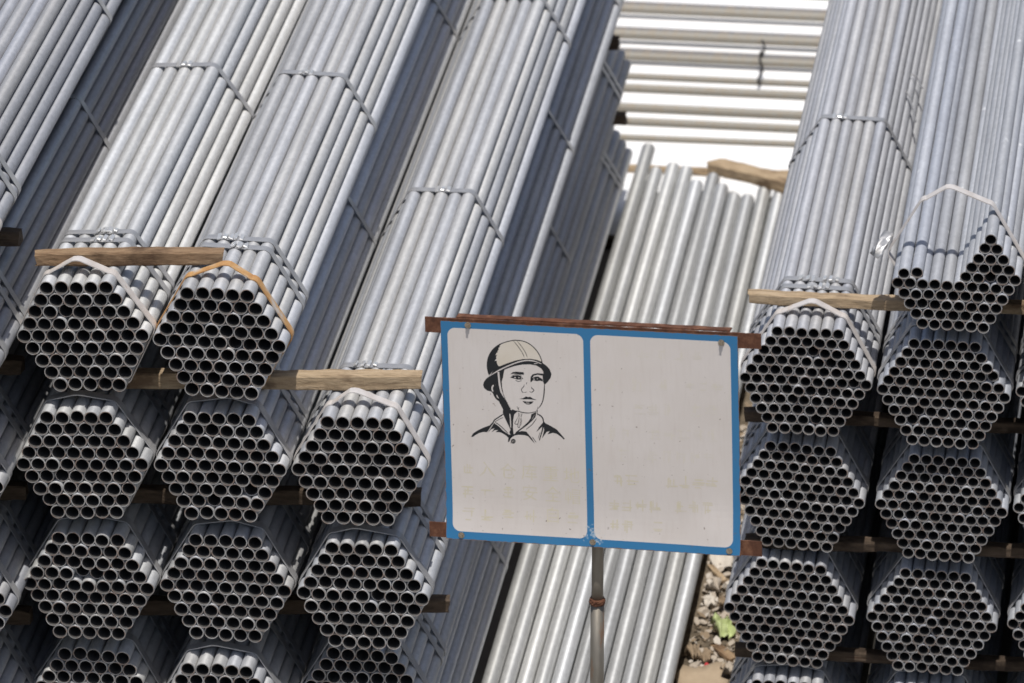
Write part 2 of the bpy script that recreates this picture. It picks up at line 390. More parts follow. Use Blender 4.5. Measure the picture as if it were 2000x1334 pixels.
timber((-0.175, 0.070, 2.241), (0.412, 0.170, 2.241), 0.050, 'rough timber batten lying across two topmost thick-pipe bundles', M['wood'], 1)
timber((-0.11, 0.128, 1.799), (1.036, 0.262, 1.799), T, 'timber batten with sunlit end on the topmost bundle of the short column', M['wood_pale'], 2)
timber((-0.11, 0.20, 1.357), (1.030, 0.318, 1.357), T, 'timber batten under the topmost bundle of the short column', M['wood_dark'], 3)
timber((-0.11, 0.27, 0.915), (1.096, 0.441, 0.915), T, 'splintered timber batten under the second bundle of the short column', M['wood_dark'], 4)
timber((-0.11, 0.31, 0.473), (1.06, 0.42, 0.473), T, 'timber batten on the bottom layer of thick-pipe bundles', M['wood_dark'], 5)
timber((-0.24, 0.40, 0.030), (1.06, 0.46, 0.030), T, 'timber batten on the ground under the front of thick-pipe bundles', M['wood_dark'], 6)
for i, k in enumerate((0.5, 1.5, 2.5, 3.5, 4.5)):
    z = ZL(k)
    far = k == 3.5
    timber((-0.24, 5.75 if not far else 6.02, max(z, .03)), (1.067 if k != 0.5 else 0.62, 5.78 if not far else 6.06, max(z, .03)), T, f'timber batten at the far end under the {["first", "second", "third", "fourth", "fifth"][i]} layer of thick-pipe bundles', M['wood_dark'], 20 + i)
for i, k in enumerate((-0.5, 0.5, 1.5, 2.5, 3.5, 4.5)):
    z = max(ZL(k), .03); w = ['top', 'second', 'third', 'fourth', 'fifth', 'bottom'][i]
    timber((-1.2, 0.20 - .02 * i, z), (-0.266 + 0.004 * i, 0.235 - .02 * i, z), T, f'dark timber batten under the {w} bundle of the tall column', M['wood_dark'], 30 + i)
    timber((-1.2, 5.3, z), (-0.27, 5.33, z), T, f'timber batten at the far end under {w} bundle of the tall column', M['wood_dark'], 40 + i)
TR = 0.0415
timber((2.018, 1.160, 1.7685), (3.42, 1.195, 1.7685), 0.052, 'pale timber batten running under the half-emptied bundle', M['wood_pale'], 51, TR)
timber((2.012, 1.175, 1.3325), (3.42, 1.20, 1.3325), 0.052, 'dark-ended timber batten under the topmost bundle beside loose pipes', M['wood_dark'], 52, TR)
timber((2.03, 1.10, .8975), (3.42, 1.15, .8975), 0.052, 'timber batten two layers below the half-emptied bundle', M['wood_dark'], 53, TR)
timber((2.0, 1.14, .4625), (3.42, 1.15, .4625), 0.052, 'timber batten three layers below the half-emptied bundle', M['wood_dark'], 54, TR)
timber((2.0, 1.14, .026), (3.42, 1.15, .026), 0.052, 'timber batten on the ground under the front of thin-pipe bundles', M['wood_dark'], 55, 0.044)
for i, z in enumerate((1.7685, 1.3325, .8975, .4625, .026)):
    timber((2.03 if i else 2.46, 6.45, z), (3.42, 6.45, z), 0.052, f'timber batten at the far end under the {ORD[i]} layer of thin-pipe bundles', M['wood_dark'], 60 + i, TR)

# ------------------------------------------------------------------ loose pipes between the stacks
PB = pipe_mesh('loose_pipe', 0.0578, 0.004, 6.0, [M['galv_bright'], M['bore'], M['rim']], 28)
def shade(c, a, b):
    q = rnd.uniform(a, b); return [v * q for v in c]
xs = [1.116, 1.168, 1.228, 1.289, 1.350, 1.412, 1.475, 1.537, 1.598, 1.659, 1.720]
fy = [6.50, 6.31, 6.39, 6.35, 6.19, 6.29, 6.17, 6.06, 6.07, 6.17, 6.12]
CNT = ['last', 'tenth', 'ninth', 'eighth', 'seventh', 'sixth', 'fifth', 'fourth', 'third', 'second', 'first']
for i, (x, y) in enumerate(zip(xs, fy)):
    o = link('steel_pipe', PB, None, (x, y - 6, 0.134 + 0.004 * math.sin(i * 2.1) + (0.034 if i == 0 else 0)), (0, rnd.uniform(0, 6), R_(rnd.uniform(-.12, .12))), shade((.56, .56, .55), .82, 1.06))
    tag(o, f'{CNT[i]} upper loose bright pipe counted from the littered dirt', 'pipe', 'loose bright pipes between the stacks')
for i in range(10):
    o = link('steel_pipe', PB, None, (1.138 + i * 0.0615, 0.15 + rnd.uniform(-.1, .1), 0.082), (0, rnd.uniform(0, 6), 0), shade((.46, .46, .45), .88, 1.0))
    tag(o, 'loose bright pipe in the layer hidden beneath the upper loose pipes', 'pipe', 'loose bright pipes in the lower layer')
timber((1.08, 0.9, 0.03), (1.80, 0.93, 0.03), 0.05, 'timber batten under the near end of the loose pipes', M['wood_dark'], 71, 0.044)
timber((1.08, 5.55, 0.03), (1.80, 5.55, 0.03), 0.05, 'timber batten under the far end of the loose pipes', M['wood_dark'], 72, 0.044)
timber((1.02, 6.64, 0.022), (1.95, 6.66, 0.022), 0.030, 'pale timber lying crosswise behind the ends of the loose pipes', M['wood_pale'], 73, 0.030)
bo = timber((1.41, 6.41, 0.145), (1.90, 5.98, 0.215), 0.10, 'short brown board slanting over the ends of the loose pipes', M['wood_pale'], 74, 0.058, name='wooden_board')

# ------------------------------------------------------------------ pipes lying crosswise on the white ground
def cross_pipe(y, dia, colr, tilt, lift, word):
    key = f'cross_pipe_{int(dia * 1000)}'
    m = bpy.data.meshes.get(key) or pipe_mesh(key, dia, 0.003, 6.0, [M['beige'], M['bore'], M['rim']], 16)
    o = link('beige_pipe', m, None, (4.6, y + tilt, dia / 2 + 0.004 + lift), (0, 0, R_(90) + tilt), colr)
    tag(o, f'{word} long crosswise pipe on the white ground counted from the loose pipes', 'pipe', 'pipes lying crosswise behind the stacks')
be, gr = (.28, .265, .23), (.15, .15, .155)
ORC = ['first', 'second', 'third', 'fourth', 'fifth', 'sixth', 'seventh', 'eighth', 'ninth', 'tenth', 'eleventh', 'twelfth']
for i, (y, dia, c, tl, lift) in enumerate(((7.06, .026, be, .018, 0), (7.198, .034, be, 0, 0), (7.359, .038, be, 0, 0), (7.604, .036, be, .001, 0), (7.763, .028, be, .002, 0), (7.95, .040, be, 0, .015), (8.018, .036, gr, 0, .012), (8.21, .044, be, .001, .02), (8.282, .040, gr, .001, .012), (8.545, .042, be, 0, .02), (8.617, .040, gr, 0, .012), (8.90, .042, be, 0, 0))):
    cross_pipe(y, dia, c, tl, lift, ORC[i])
def tube(name, pts, rad, m, seg=8):
    cu = bpy.data.curves.new(name, 'CURVE'); cu.dimensions = '3D'; cu.bevel_depth = rad; cu.bevel_resolution = 2; cu.use_fill_caps = True
    sp = cu.splines.new('POLY'); sp.points.add(len(pts) - 1)
    for q, v in zip(sp.points, pts): q.co = (*v, 1)
    ob = bpy.data.objects.new(name, cu); COL.objects.link(ob)
    dg = bpy.context.evaluated_depsgraph_get()
    me = bpy.data.meshes.new_from_object(ob.evaluated_get(dg)); bpy.data.objects.remove(ob)
    me.materials.clear(); me.materials.append(m)
    me.polygons.foreach_set('use_smooth', [True] * len(me.polygons))
    return me
pts = []
for i in range(28):
    y = 7.60 + i * 0.021
    z = max([0.012] + [zz + math.sqrt(max(0, rr * rr - (y - yy) ** 2)) for yy, zz, rr in ((8.21, .06, .04), (8.035, .034, .034), (7.95, .047, .037), (7.763, .02, .03), (7.604, .025, .035))])
    pts.append((1.497 - 0.008 * math.sin(i * .5) - i * .0012, y, z))
tag(link('cord', tube('cord', pts, 0.0055, M['cord'])), 'black cord tied over the crosswise beige pipes', 'cord')

for o in [o for o in COL.objects if o.get('label', '').startswith('topmost bundle of the thin-pipe column beside')]:
    bpy.context.view_layer.update(); inv = o.matrix_world.inverted()
    for k, px in enumerate((((1762, 163), (1778, 192), (1783, 215), (1789, 238)), ((1762, 163), (1770, 150), (1782, 145), (1791, 150), (1802, 172)))):
        w_ = link('loose_wire', tube('loose_wire', [inv @ onZ(x, y, 1.66 + .006 * math.sin(i * 2 + k)) for i, (x, y) in enumerate(px)], 0.0032, M['strap']), o)

# ------------------------------------------------------------------ litter on the dirt
def crumple(name, sx, sy, h, m, loc, rot, seed, label, cat, group=None, nseg=6, th=0.0015):
    r = random.Random(seed); bm = bmesh.new(); bmesh.ops.create_grid(bm, x_segments=nseg, y_segments=nseg, size=0.5)
    for v in bm.verts:
        k = 1 - 0.35 * r.random() * (abs(v.co.x) > .45 or abs(v.co.y) > .45)
        v.co = Vector((v.co.x * sx * k, v.co.y * sy * k, h * (math.sin(v.co.x * 7 + seed) * .35 + r.uniform(-.5, .5) + 0.5)))
    o = link(name, bm_mesh(name, bm, m, True), None, loc, rot); md = o.modifiers.new('thick', 'SOLIDIFY'); md.thickness = th
    return tag(o, label, cat, group)
def at(x, y, z=0.02): return onZ(x, y, z)
crumple('plastic_scrap', .085, .11, .05, M['lime'], at(1411, 1232, .03), (R_(28), 0, .5), 3, 'crumpled lime green plastic scrap on the dirt', 'scrap', nseg=7)
timber(at(1388, 1106, .05), at(1416, 1136, .03), .022, 'orange wood stick lying on the littered dirt', M['wood_pale'], 81, .018, group='wood scraps on the dirt', name='wood_stick')
timber(at(1395, 1262, .02), at(1432, 1290, .03), .04, 'short brown wood scrap beside the lime green scrap', M['wood'], 82, .022, group='wood scraps on the dirt', name='wood_stick')
crumple('cardboard_piece', .20, .28, .012, M['card'], at(1375, 1345, .03), (R_(10), R_(-4), .2), 5, 'flattened cardboard piece lying on the dirt', 'cardboard', nseg=5, th=.004)
crumple('cardboard_piece', .10, .15, .03, M['paper'], at(1412, 1096, .03), (R_(14), 0, .1), 6, 'pale cardboard flap behind the orange wood stick', 'cardboard', nseg=5, th=.004)
crumple('plastic_scrap', .05, .03, .02, M['red'], at(1383, 1307, .035), (.2, 0, .4), 8, 'small red plastic scrap beside the flattened cardboard', 'scrap')
crumple('plastic_scrap', .05, .035, .02, M['red'], at(1384, 1181, .03), (.2, 0, .9), 9, 'small red plastic scrap among the dry husks', 'scrap').active_material = M['paper']
for i, (x, y, s) in enumerate([(1352, 1282, .075), (1395, 1212, .055), (1380, 1287, .06), (1398, 1152, .07), (1412, 1182, .05), (1420, 1312, .06)]):
    crumple('dry_husk', s, s * .7, s * .5, M['leaf2'] if i % 2 else M['leaf'], at(x, y, .03 + .006 * (i % 3)), (rnd.uniform(-.2, .6), rnd.uniform(-.4, .4), rnd.uniform(0, 6)), 20 + i, 'curled dry husk lying on the littered dirt', 'husk', 'dry husks on the dirt', 9)
def stone(loc, s, seed, m):
    r = random.Random(seed); bm = bmesh.new(); bmesh.ops.create_icosphere(bm, subdivisions=2, radius=1)
    sx_, sy_, sz_ = s * r.uniform(.8, 1.3), s * r.uniform(.7, 1.1), s * r.uniform(.4, .7)
    cuts = [(Vector((r.gauss(0, 1), r.gauss(0, 1), r.gauss(0, 1))).normalized(), r.uniform(.55, .85)) for _ in range(7)]
    for v in bm.verts:
        for nv, dd in cuts:
            q = v.co.dot(nv)
            if q > dd: v.co -= nv * (q - dd)
        v.co = Vector((v.co.x * sx_, v.co.y * sy_, v.co.z * sz_))
    o = link('stone', bm_mesh('stone', bm, m), None, loc, (0, 0, r.uniform(0, 6)))
    tag(o, 'small grey-brown stone lying on the littered dirt', 'stone', 'stones on the dirt')
for i in range(34):
    y = rnd.uniform(1095, 1330); x0 = 1390 - (y - 1085) * .27
    p = onZ(rnd.uniform(x0 + 2, x0 + 62), y, .02)
    stone((p.x, p.y, .022), rnd.uniform(.010, .026), 500 + i, M['leaf2'] if i % 3 else M['paper'])
vs, fs, mi = [], [], []
for i in range(1700):
    x, y = rnd.uniform(1.76, 2.02), rnd.uniform(0.6, 4.3)
    s, a = rnd.uniform(.004, .017), rnd.uniform(0, 6.28); z = .012 + rnd.random() * .02
    b = len(vs); tl, tr = rnd.uniform(-.8, .8), rnd.uniform(-.8, .8)
    for dx, dy in ((-1, -.5), (0, -.8), (1, -.4), (.8, .5), (0, .7), (-.9, .4)):
        px, py = dx * s, dy * s
        vs.append((x + px * math.cos(a) - py * math.sin(a), y + px * math.sin(a) + py * math.cos(a), max(.011, z + px * tl + py * tr)))
    fs.append(tuple(range(b, b + 6))); mi.append(rnd.choice((0, 0, 1, 1, 2)))
tag(link('leaf_litter', mesh('leaf_litter', vs, fs, [M['leaf'], M['leaf2'], M['paper']], False, mi)), 'brown leaf litter and chips covering the dirt', 'litter', kind='stuff')

# ------------------------------------------------------------------ the sign
SW, SH = 0.88923549, 0.67192429
s_yaw, s_roll, s_lean = -0.12052447, 0.04886411, R_(5)
SC = Vector((1.79445609, -1.5, 2.42279326))
e0 = Vector((math.cos(s_yaw), math.sin(s_yaw), 0)); nn = Vector((math.sin(s_yaw), -math.cos(s_yaw), 0))
u0 = Vector((0, 0, 1)) * math.cos(s_lean) - nn * math.sin(s_lean)
n0 = nn * math.cos(s_lean) + Vector((0, 0, 1)) * math.sin(s_lean)
ex = e0 * math.cos(s_roll) + u0 * math.sin(s_roll); ez = u0 * math.cos(s_roll) - e0 * math.sin(s_roll)
def suv(x, y):                                   # photo pixel -> metres on the sign's plate
    r = pray(x, y); tt = (SC - CAM).dot(n0) / r.dot(n0); h = CAM + r * tt - SC
    return h.dot(ex), h.dot(ez)
def warp(u, v):                                  # gentle buckling of the thin plate, towards the viewer (-y)
    b = max(0.0, (-v - .19)) / .146
    w = 0.011 * b * b + 0.0022 * math.sin(u * 7.5 + 1) * math.cos(v * 6)
    w += 0.004 * math.exp(-((u - .36) ** 2 + (v + .27) ** 2) / .004)
    return -w
base = onY(1167, 1600, -1.47)
SIGN = link('sign', None, None, (0, 0, 0))
foot = SC - ez * (SH / 2)
foot = Vector((foot.x + 0.012, foot.y + 0.02, 0))
SIGN.location = foot
tag(SIGN, 'blue-bordered white metal sign with helmeted worker drawing on a rusty post', 'sign')
loc0 = Matrix((( ex.x, -n0.x, ez.x), (ex.y, -n0.y, ez.y), (ex.z, -n0.z, ez.z))).to_euler()
def spart(name, me, parent=None, smooth=False):
    if parent: return link(name, me, parent)
    return link(name, me, SIGN, SC - foot, loc0)

t = NT('printed_sign_face')
sx = t.node('ShaderNodeSeparateXYZ'); t.l.new(t.node('ShaderNodeTexCoord').outputs['Object'], sx.inputs[0])
X, Z = sx.outputs[0], sx.outputs[2]
def rbox(x0, x1, z0, z1, r):
    qx = t.math('SUBTRACT', t.math('ABSOLUTE', t.math('SUBTRACT', X, (x0 + x1) / 2)), (x1 - x0) / 2 - r)
    qz = t.math('SUBTRACT', t.math('ABSOLUTE', t.math('SUBTRACT', Z, (z0 + z1) / 2)), (z1 - z0) / 2 - r)
    a, b = t.math('MAXIMUM', qx, 0.0), t.math('MAXIMUM', qz, 0.0)
    d = t.math('SQRT', t.math('ADD', t.math('MULTIPLY', a, a), t.math('MULTIPLY', b, b)))
    d = t.math('ADD', d, t.math('MINIMUM', t.math('MAXIMUM', qx, qz), 0.0))
    return t.math('LESS_THAN', d, r)
hw, hh = SW / 2, SH / 2
pL = rbox(-hw + .0205, -hw + .4285, -hh + .024, hh - .020, .024)
pR = rbox(-hw + .4495, -hw + .8665, -hh + .024, hh - .020, .024)
pan = t.math('MAXIMUM', pL, pR)
oc = t.coord()
grime = t.noise(oc, 3.2, 5, .6); spots = t.noise(oc, 85, 2, .5); patches = t.noise(oc, 6, 3); fine = t.noise(t.coord(scale=(90, 90, 10)), 1.0, 4)
white = t.mix(t.ramp(grime, [(.35, 0.0), (.75, .5)]), (0.66, 0.605, 0.565, 1), (0.53, 0.465, 0.405, 1))
white = t.mix(t.math('MULTIPLY', t.ramp(fine, [(.5, 0.0), (.8, 1.0)]), .22), white, (0.50, 0.43, 0.37, 1))
blue = t.mix(t.ramp(grime, [(.35, 0.0), (.8, .5)]), (0.030, 0.165, 0.34, 1), (0.055, 0.19, 0.34, 1))
col = t.mix(pan, blue, white)
dots = t.math('MULTIPLY', t.ramp(spots, [(.70, 0.0), (.73, 1.0)]), t.ramp(patches, [(.42, 0.0), (.55, 1.0)]))
col = t.mix(t.math('MULTIPLY', dots, .75), col, (0.16, 0.11, 0.075, 1))
edge = t.math('GREATER_THAN', t.math('ADD', t.math('MAXIMUM', t.math('SUBTRACT', t.math('ABSOLUTE', X), hw), t.math('SUBTRACT', t.math('ABSOLUTE', Z), hh)), t.math('MULTIPLY', t.noise(oc, 40, 4), .007)), .0022)
col = t.mix(edge, col, (0.17, 0.09, 0.05, 1))
scr = t.math('MULTIPLY', t.ramp(t.noise(oc, 60, 6, .7), [(.55, 0.0), (.62, 1.0)]), t.math('LESS_THAN', t.math('ADD', t.math('POWER', t.math('ADD', X, -.003), 2.0), t.math('POWER', t.math('ADD', Z, hh - .035), 2.0)), .0012))
col = t.mix(t.math('MULTIPLY', scr, .7), col, (.45, .52, .56, 1))
M['face'] = t.out(col, 0.38, 0, 0.4)
# faded yellow lettering and bare helmet tint are print too
t = NT('faded_yellow_print'); n = t.noise(t.coord(), 55, 4, .6)
M['fade'] = t.out(t.mix(t.ramp(n, [(.35, 0.0), (.65, 1.0)]), (0.605, 0.545, 0.47, 1), (0.60, 0.54, 0.39, 1)), .45, 0, .35)
t = NT('print_ground'); n = t.noise(t.coord(), 30, 3)
M['printw'] = t.out(t.ramp(n, [(.3, (.64, .585, .545)), (.7, (.60, .545, .505))]), .4, 0, .35)
t = NT('cream_print'); n = t.noise(t.coord(), 14, 3)
M['cream'] = t.out(t.ramp(n, [(.3, (.67, .605, .52)), (.7, (.62, .55, .45))]), .4, 0, .35)

# plate: a thin buckled sheet
NU, NV = 48, 36
vs, fs = [], []
for j in range(NV + 1):
    for i in range(NU + 1):
        u, v = -hw + SW * i / NU, -hh + SH * j / NV
        vs.append((u, warp(u, v), v))
for j in range(NV):
    for i in range(NU):
        a = j * (NU + 1) + i; fs.append((a, a + 1, a + NU + 2, a + NU + 1))
pl = spart('plate', mesh('plate', vs, fs, M['face'], False))
md = pl.modifiers.new('thick', 'SOLIDIFY'); md.thickness = 0.0014; md.offset = -1
pl['label'] = 'white plate with blue border and two rounded panels'

def poly_obj(name, polys, m, lift, parent):
    vs, fs = [], []
    for p in polys:
        b = len(vs)
        for u, v in p: vs.append((u, warp(u, v) - lift, v))
        fs.append(tuple(range(b, b + len(p))))
    me = mesh(name, vs, fs, m)
    bm = bmesh.new(); bm.from_mesh(me)
    bmesh.ops.triangulate(bm, faces=bm.faces, ngon_method='EAR_CLIP')
    for f_ in bm.faces:
        f_.normal_update()
        if f_.normal.y > 0: f_.normal_flip()
    bm.to_mesh(me); bm.free()
    return link(name, me, parent)
ZX = lambda p: suv(900 + p[0] * 230 / 1227.0, 640 + p[1] * 250 / 1334.0)
def smooth(pts, closed, k=4):
    n_ = len(pts); out = []
    rng = range(n_) if closed else range(n_ - 1)
    for i in rng:
        p0 = pts[(i - 1) % n_] if closed or i > 0 else pts[i]
        p1, p2 = pts[i], pts[(i + 1) % n_]
        p3 = pts[(i + 2) % n_] if closed or i + 2 < n_ else p2
        for q in range(k):
            s = q / k
            out.append(tuple(0.5 * (2 * p1[a] + (p2[a] - p0[a]) * s + (2 * p0[a] - 5 * p1[a] + 4 * p2[a] - p3[a]) * s * s + (3 * p1[a] - p0[a] - 3 * p2[a] + p3[a]) * s ** 3) for a in (0, 1)))
    if not closed: out.append(pts[-1])
    return out
def stroke(pts, w, w1=None, taper=True):
    c = smooth(pts, False); N = len(c); L, Rr = [], []
    for i, (x, y) in enumerate(c):
        a, b = c[max(0, i - 1)], c[min(N - 1, i + 1)]
        dx, dy = b[0] - a[0], b[1] - a[1]; l = math.hypot(dx, dy) or 1
        s = i / (N - 1); ww = (w + ((w1 or w) - w) * s) / 2
        if taper: ww *= min(1, .35 + 3.5 * min(s, 1 - s))
        L.append((x - dy / l * ww, y + dx / l * ww)); Rr.append((x + dy / l * ww, y - dx / l * ww))
    return L + Rr[::-1]
P = lambda pts: [ZX(p) for p in pts]
face_shadow = [(300, 505), (265, 532), (240, 565), (231, 600), (243, 632), (275, 657), (318, 668), (333, 685), (345, 715), (365, 745), (395, 768), (418, 812), (438, 850), (436, 890), (450, 925), (478, 985), (505, 1040), (520, 1075), (530, 1110), (548, 1105), (542, 1040), (545, 960), (556, 905), (590, 872), (545, 856), (500, 808), (467, 752), (443, 690), (430, 625), (426, 560), (440, 515), (447, 470), (455, 438), (500, 420), (560, 400), (640, 384), (720, 382), (790, 395), (838, 425), (858, 455), (862, 482), (852, 505), (858, 560), (868, 592), (882, 588), (908, 562), (936, 522), (945, 482), (926, 432), (892, 396), (852, 368), (846, 355), (790, 335), (720, 324), (640, 328), (560, 345), (470, 376), (400, 405), (345, 440)]
black = [face_shadow,
    [(292, 500), (278, 450), (273, 410), (278, 340), (300, 275), (340, 220), (390, 183), (430, 164), (404, 188), (408, 198), (390, 216), (398, 224), (380, 246), (388, 252), (372, 264), (358, 290), (378, 281), (366, 310), (372, 318), (352, 350), (372, 343), (378, 375), (390, 398), (404, 404), (345, 442)],
    stroke([(288, 480), (275, 410), (279, 340), (302, 275), (342, 220), (400, 176), (470, 149), (545, 132), (582, 131), (640, 138), (700, 160), (760, 205), (805, 260), (835, 320), (850, 372)], 9, taper=False),
    stroke([(547, 134), (592, 190), (640, 260), (662, 310)], 6), stroke([(585, 134), (640, 205), (674, 260), (694, 312)], 6),
    [(516, 487), (538, 464), (580, 459), (656, 465), (657, 492), (590, 482), (545, 480)],
    [(724, 562), (728, 512), (748, 486), (800, 474), (864, 480), (864, 502), (800, 490), (762, 500), (743, 525), (736, 562)],
    [(512, 520), (550, 500), (590, 494), (625, 502), (650, 532), (625, 541), (590, 541), (555, 531)],
    stroke([(528, 506), (560, 490), (600, 486), (634, 498)], 5), stroke([(568, 547), (600, 561), (636, 550)], 6),
    [(728, 572), (738, 528), (770, 511), (812, 509), (852, 540), (856, 562), (830, 551), (790, 557), (755, 546)],
    stroke([(660, 592), (655, 614), (636, 634), (632, 652), (640, 670), (656, 678)], 7), stroke([(690, 568), (680, 592)], 5), stroke([(660, 677), (690, 670)], 5),
    stroke([(737, 614), (741, 634), (759, 645), (759, 660), (746, 668), (740, 680)], 8), stroke([(714, 666), (740, 676)], 5),
    [(610, 742), (650, 735), (680, 717), (700, 725), (722, 720), (750, 738), (792, 754), (750, 750), (700, 746), (650, 747)],
    [(643, 764), (690, 772), (758, 768), (742, 790), (715, 801), (685, 799), (660, 785)],
    stroke([(872, 585), (870, 650), (863, 720), (848, 780), (825, 820), (800, 846)], 14, 7),
    stroke([(560, 868), (600, 872), (640, 884), (700, 890), (750, 883), (790, 866), (803, 820)], 10, 5),
    stroke([(583, 822), (608, 866)], 5), stroke([(608, 828), (592, 852)], 5),
    [(735, 902), (788, 878), (778, 930), (742, 972), (692, 1017), (622, 1068), (556, 1117), (575, 1088), (640, 1038), (700, 983), (728, 943)],
    stroke([(598, 885), (602, 910), (596, 934)], 5), stroke([(616, 888), (613, 932)], 5), stroke([(638, 890), (628, 936)], 6),
    stroke([(598, 930), (575, 972), (561, 1000), (590, 1006), (603, 965), (606, 935)], 6), stroke([(610, 936), (596, 998), (594, 1034), (609, 1042), (618, 1000), (619, 940)], 6), stroke([(628, 936), (632, 980), (625, 1018)], 5),
    stroke([(452, 896), (400, 930), (352, 962), (335, 985)], 12), stroke([(442, 936), (395, 958), (352, 985)], 5),
    stroke([(350, 983), (400, 1016), (450, 1062), (492, 1104)], 8),
    [(105, 1140), (125, 1105), (170, 1075), (230, 1045), (300, 1020), (330, 985), (352, 962), (342, 992), (315, 1030), (272, 1091), (235, 1088), (190, 1100), (155, 1118), (125, 1140)],
    [(345, 995), (400, 1035), (440, 1077), (495, 1112), (535, 1128), (522, 1150), (502, 1192), (490, 1192), (495, 1150), (470, 1125), (430, 1100), (400, 1090), (362, 1090), (388, 1068), (352, 1070), (318, 1092), (352, 1048), (316, 1060), (278, 1097), (318, 1040)],
    [(520, 1060), (535, 1100), (555, 1112), (590, 1088), (640, 1078), (682, 1084), (704, 1110), (742, 1158), (772, 1207), (750, 1187), (700, 1132), (660, 1120), (600, 1117), (562, 1124), (532, 1142), (512, 1165), (503, 1150), (516, 1122), (505, 1090)],
    stroke([(744, 1138), (786, 1197)], 6),
    stroke([(798, 898), (836, 922), (856, 950), (860, 985)], 13), stroke([(788, 946), (742, 1010), (680, 1060)], 7), stroke([(797, 850), (797, 915)], 7),
    [(858, 985), (872, 1010), (850, 1090), (822, 1178), (814, 1172), (840, 1080), (850, 1030), (786, 1088), (816, 1036)],
    stroke([(826, 1088), (806, 1157)], 5),
    [(852, 958), (880, 995), (940, 1025), (1000, 1060), (1045, 1110), (1083, 1155), (1075, 1165), (1040, 1132), (1000, 1105), (960, 1095), (903, 1112), (927, 1078), (895, 1085), (870, 1120), (846, 1155), (868, 1070), (862, 1000)],
    [(545 + 25 * math.cos(R_(24 * i)), 1185 + 25 * math.sin(R_(24 * i))) for i in range(15)],
]
light = [stroke([(391, 462), (398, 540), (407, 610), (424, 680), (449, 745), (484, 803), (534, 856)], 19, taper=False),
    stroke([(302, 504), (360, 466), (430, 428), (520, 388), (600, 358), (690, 341), (770, 350), (842, 378)], 12),
    stroke([(336, 670), (325, 640), (333, 608), (362, 598)], 15), [(366, 655), (372, 645), (382, 650), (383, 663), (374, 670)],
    [(368, 698), (385, 712), (404, 700), (407, 735), (397, 743), (375, 725)],
    stroke([(508, 898), (514, 940), (520, 1048)], 11),
    [(553, 519), (570, 512), (574, 527), (560, 526)], [(600, 516), (610, 516), (610, 526), (600, 526)], [(628, 516), (640, 528), (626, 531)],
    stroke([(756, 517), (798, 501), (852, 534)], 9), [(752, 538), (766, 530), (770, 543)], [(793, 528), (801, 528), (801, 536), (793, 536)],
    stroke([(676, 786), (716, 788)], 7), stroke([(760, 376), (800, 372)], 6), stroke([(770, 905), (738, 958)], 3),
    [(533, 1178), (540, 1178), (540, 1184), (533, 1184)], [(549, 1178), (556, 1178), (556, 1184), (549, 1184)], [(533, 1188), (540, 1188), (540, 1194), (533, 1194)], [(549, 1188), (556, 1188), (556, 1194), (549, 1194)]]
helmet = [[(404, 188), (470, 149), (545, 134), (582, 133), (640, 140), (700, 162), (760, 207), (805, 262), (835, 322), (848, 365), (790, 335), (720, 325), (640, 330), (560, 346), (470, 376), (400, 404), (378, 375), (372, 318), (366, 264)]]
poly_obj('helmet_tint', [P(p) for p in helmet], M['cream'], .0001, pl)
dr = poly_obj('worker_drawing', [P(p) for p in black], M['ink'], .0002, pl); dr['label'] = 'black stencil drawing of a worker in a safety helmet'
poly_obj('drawing_highlights', [P(p) for p in light], M['printw'], .0003, pl)

# faded lettering: legible characters as type, the rest as worn-away blocks
def text_poly(ch, x, y, size):
    cu = bpy.data.curves.new('t', 'FONT'); cu.body = ch; cu.size = 1; cu.align_x = 'CENTER'; cu.align_y = 'CENTER'; cu.resolution_u = 2
    ob = bpy.data.objects.new('t', cu); COL.objects.link(ob)
    me = bpy.data.meshes.new_from_object(ob.evaluated_get(bpy.context.evaluated_depsgraph_get()))
    bpy.data.objects.remove(ob)
    u0_, v0_ = suv(x, y); s = size / 653.0
    v = [(p.co.x * s + u0_, p.co.y * s + v0_) for p in me.vertices]; f_ = [tuple(p.vertices) for p in me.polygons]
    bpy.data.meshes.remove(me)
    return v, f_
def worn(x, y, s, r):
    out = []
    for i in range(r.randint(4, 6)):
        hor = r.random() < .6; ww = s * r.uniform(.4, .95) if hor else s * .10; hh_ = s * .10 if hor else s * r.uniform(.4, .95)
        cx, cy = x + r.uniform(-.3, .3) * s * (.3 if hor else 1), y + r.uniform(-.42, .42) * s * (1 if hor else .3)
        out.append([.00008 + 2e-5 * i, suv(cx - ww / 2, cy - hh_ / 2), suv(cx + ww / 2, cy - hh_ / 2 + ww * .055), suv(cx + ww / 2, cy + hh_ / 2 + ww * .055), suv(cx - ww / 2, cy + hh_ / 2)])
    return out
for ch, x, y in (('入', 951, 919), ('仓', 992, 923), ('库', 1034, 925), ('重', 1076, 928), ('地', 1117, 931), ('安', 1035, 965), ('全', 1080, 968), ('帽', 1119, 972), ('自', 1080, 1008)):
    v, f_ = text_poly(ch, x, y, 34)
    link('character', mesh('character', [(a, warp(a, c) - .0001, c) for a, c in v], f_, M['fade']), pl)['label'] = 'faded yellow character, nearly worn away'
t = NT('nearly_gone_print'); n = t.noise(t.coord(), 55, 4, .6)
M['fade2'] = t.out(t.mix(t.ramp(n, [(.35, 0.0), (.65, 1.0)]), (0.63, 0.575, 0.53, 1), (0.625, 0.57, 0.485, 1)), .45, 0, .35)
vs, fs, fm = [], [], []
rw = random.Random(12); blocks = []
for x, y in [(915, 916), (915, 960), (952, 960), (992, 962), (915, 1003), (952, 1004), (992, 1006), (1036, 1007), (1119, 1011)]: blocks += worn(x, y, 26, rw)
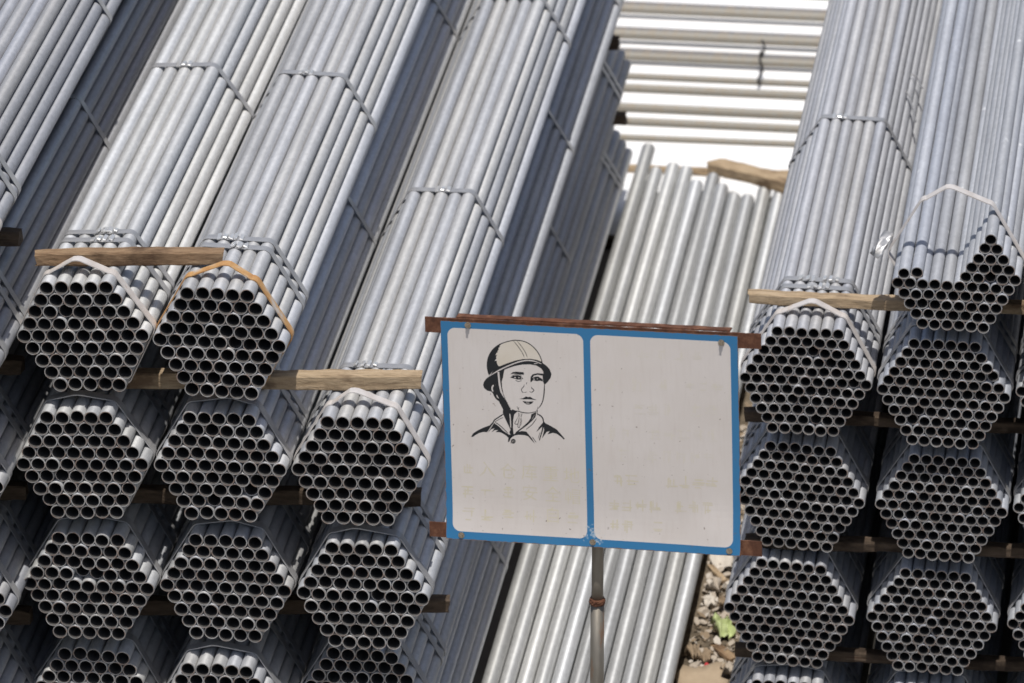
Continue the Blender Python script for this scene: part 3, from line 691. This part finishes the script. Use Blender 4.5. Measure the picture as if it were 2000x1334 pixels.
for y0, xs_ in ((688, range(1225, 1390, 34)), (750, range(1192, 1410, 26)), (796, range(1192, 1410, 28)), (845, range(1196, 1405, 28)), (888, range(1190, 1390, 28)), (937, range(1182, 1412, 26)), (985, range(1200, 1416, 26)), (1025, range(1200, 1310, 28))):
    for x in xs_:
        if rw.random() < .88: blocks += worn(x, y0 + (x - 1180) * .03, 25, rw)
for p in blocks:
    b = len(vs); vs += [(a, warp(a, c) - p[0], c) for a, c in p[1:]]; fs.append(tuple(range(b, b + 4))[::-1]); fm.append(1 if p[1][0] > 0 and p[1][1] > -.10 else 0)
le = link('lettering', mesh('lettering', vs, fs, [M['fade'], M['fade2']], False, fm), pl); le['label'] = 'faded yellow lettering, worn past reading'; le['kind'] = 'stuff'

def box_bm(bm, x0, x1, y0, y1, z0, z1):
    g = bmesh.ops.create_cube(bm, size=1)
    bmesh.ops.transform(bm, matrix=Matrix.Translation(((x0 + x1) / 2, (y0 + y1) / 2, (z0 + z1) / 2)) @ Matrix.Diagonal((x1 - x0, y1 - y0, z1 - z0, 1)), verts=g['verts'])
def bar(name, x0, x1, y0, y1, z0, z1, flange=None, label=None):
    bm = bmesh.new(); box_bm(bm, x0, x1, y0, y1, z0, z1)
    bmesh.ops.subdivide_edges(bm, edges=[e for e in bm.edges if abs(e.verts[0].co.x - e.verts[1].co.x) > .1], cuts=24)
    r = random.Random(int(z0 * 1000))
    for v in bm.verts: v.co += Vector((0, r.uniform(-.0006, .0006), r.uniform(-.0009, .0009)))
    if flange: box_bm(bm, *flange)
    o = spart(name, bm_mesh(name, bm, M['rust']))
    if label: o['label'] = label
bar('frame_bar', -hw - .049, hw + .066, .0075, .0125, hh - .040, hh + .006, label='rusty top bar sticking out past the plate')
bar('angle_iron', -hw + .045, hw - .026, .0128, .043, hh + .0062, hh + .0105)
bar('frame_bar', -hw - .055, hw + .060, .0075, .0125, -hh - .004, -hh + .042, label='rusty bottom bar sticking out past the plate')
bar('angle_iron', -hw + .005, hw - .005, .0128, .040, -hh - .0075, -hh - .0035)
def bolt(px, py, washer=True):
    u, v = suv(px, py); bm = bmesh.new()
    y0 = warp(u, v)
    for rad, a, b, sg in (((.0095, 0, .0016, 20),) if washer else ()) + ((.0064, .0016, .0075, 6), (.0036, .0075, .0125, 10)):
        g = bmesh.ops.create_cone(bm, cap_ends=True, segments=sg, radius1=rad, radius2=rad, depth=b - a)
        bmesh.ops.transform(bm, matrix=Matrix.Translation((u, y0 - .0004 - (a + b) / 2, v)) @ Matrix.Rotation(R_(90), 4, 'X'), verts=g['verts'])
    spart('bolt', bm_mesh('bolt', bm, M['bolt']))
for q in ((914, 635), (1409, 669), (903, 1043), (1159, 1057), (1426, 1074)): bolt(*q)

# post, standing in the ground, lower length slightly thicker with a rough weld
top_l = SC - ez * (SH / 2 - .06) - n0 * 0.035 - foot
def post(name, z0, z1, rad, m, rough=0.0, seed=0, seg=24, rings=6):
    r = random.Random(seed); vs, fs = [], []
    for j in range(rings + 1):
        z = z0 + (z1 - z0) * j / rings
        cx, cy = 0, 0
        for i in range(seg):
            a = 2 * math.pi * i / seg; rr = rad * (1 + rough * r.uniform(-1, 1)) * (1 + (rough * 1.2 * math.sin(math.pi * j / rings) if rough else 0))
            vs.append((cx + rr * math.cos(a), cy + rr * math.sin(a), z))
    for j in range(rings):
        for i in range(seg):
            k = (i + 1) % seg; fs.append((j * seg + i, j * seg + k, (j + 1) * seg + k, (j + 1) * seg + i))
    fs.append(tuple(range(seg))[::-1]); fs.append(tuple(range(rings * seg, (rings + 1) * seg)))
    return mesh(name, vs, fs, m, not rough)
PC = onY(1167, 1150, foot.y + .02)               # post axis under the sign
zj = onY(1166, 1173, PC.y).z
off = Vector((PC.x - foot.x, PC.y - foot.y, 0))
link('post', post('post', -.3, zj, .0205, M['post']), SIGN, off)
link('post', post('post', zj, top_l.z + .1, .0175, M['post']), SIGN, off)
link('weld', post('weld', zj - .010, zj + .008, .0222, M['rust'], .09, 4), SIGN, off)
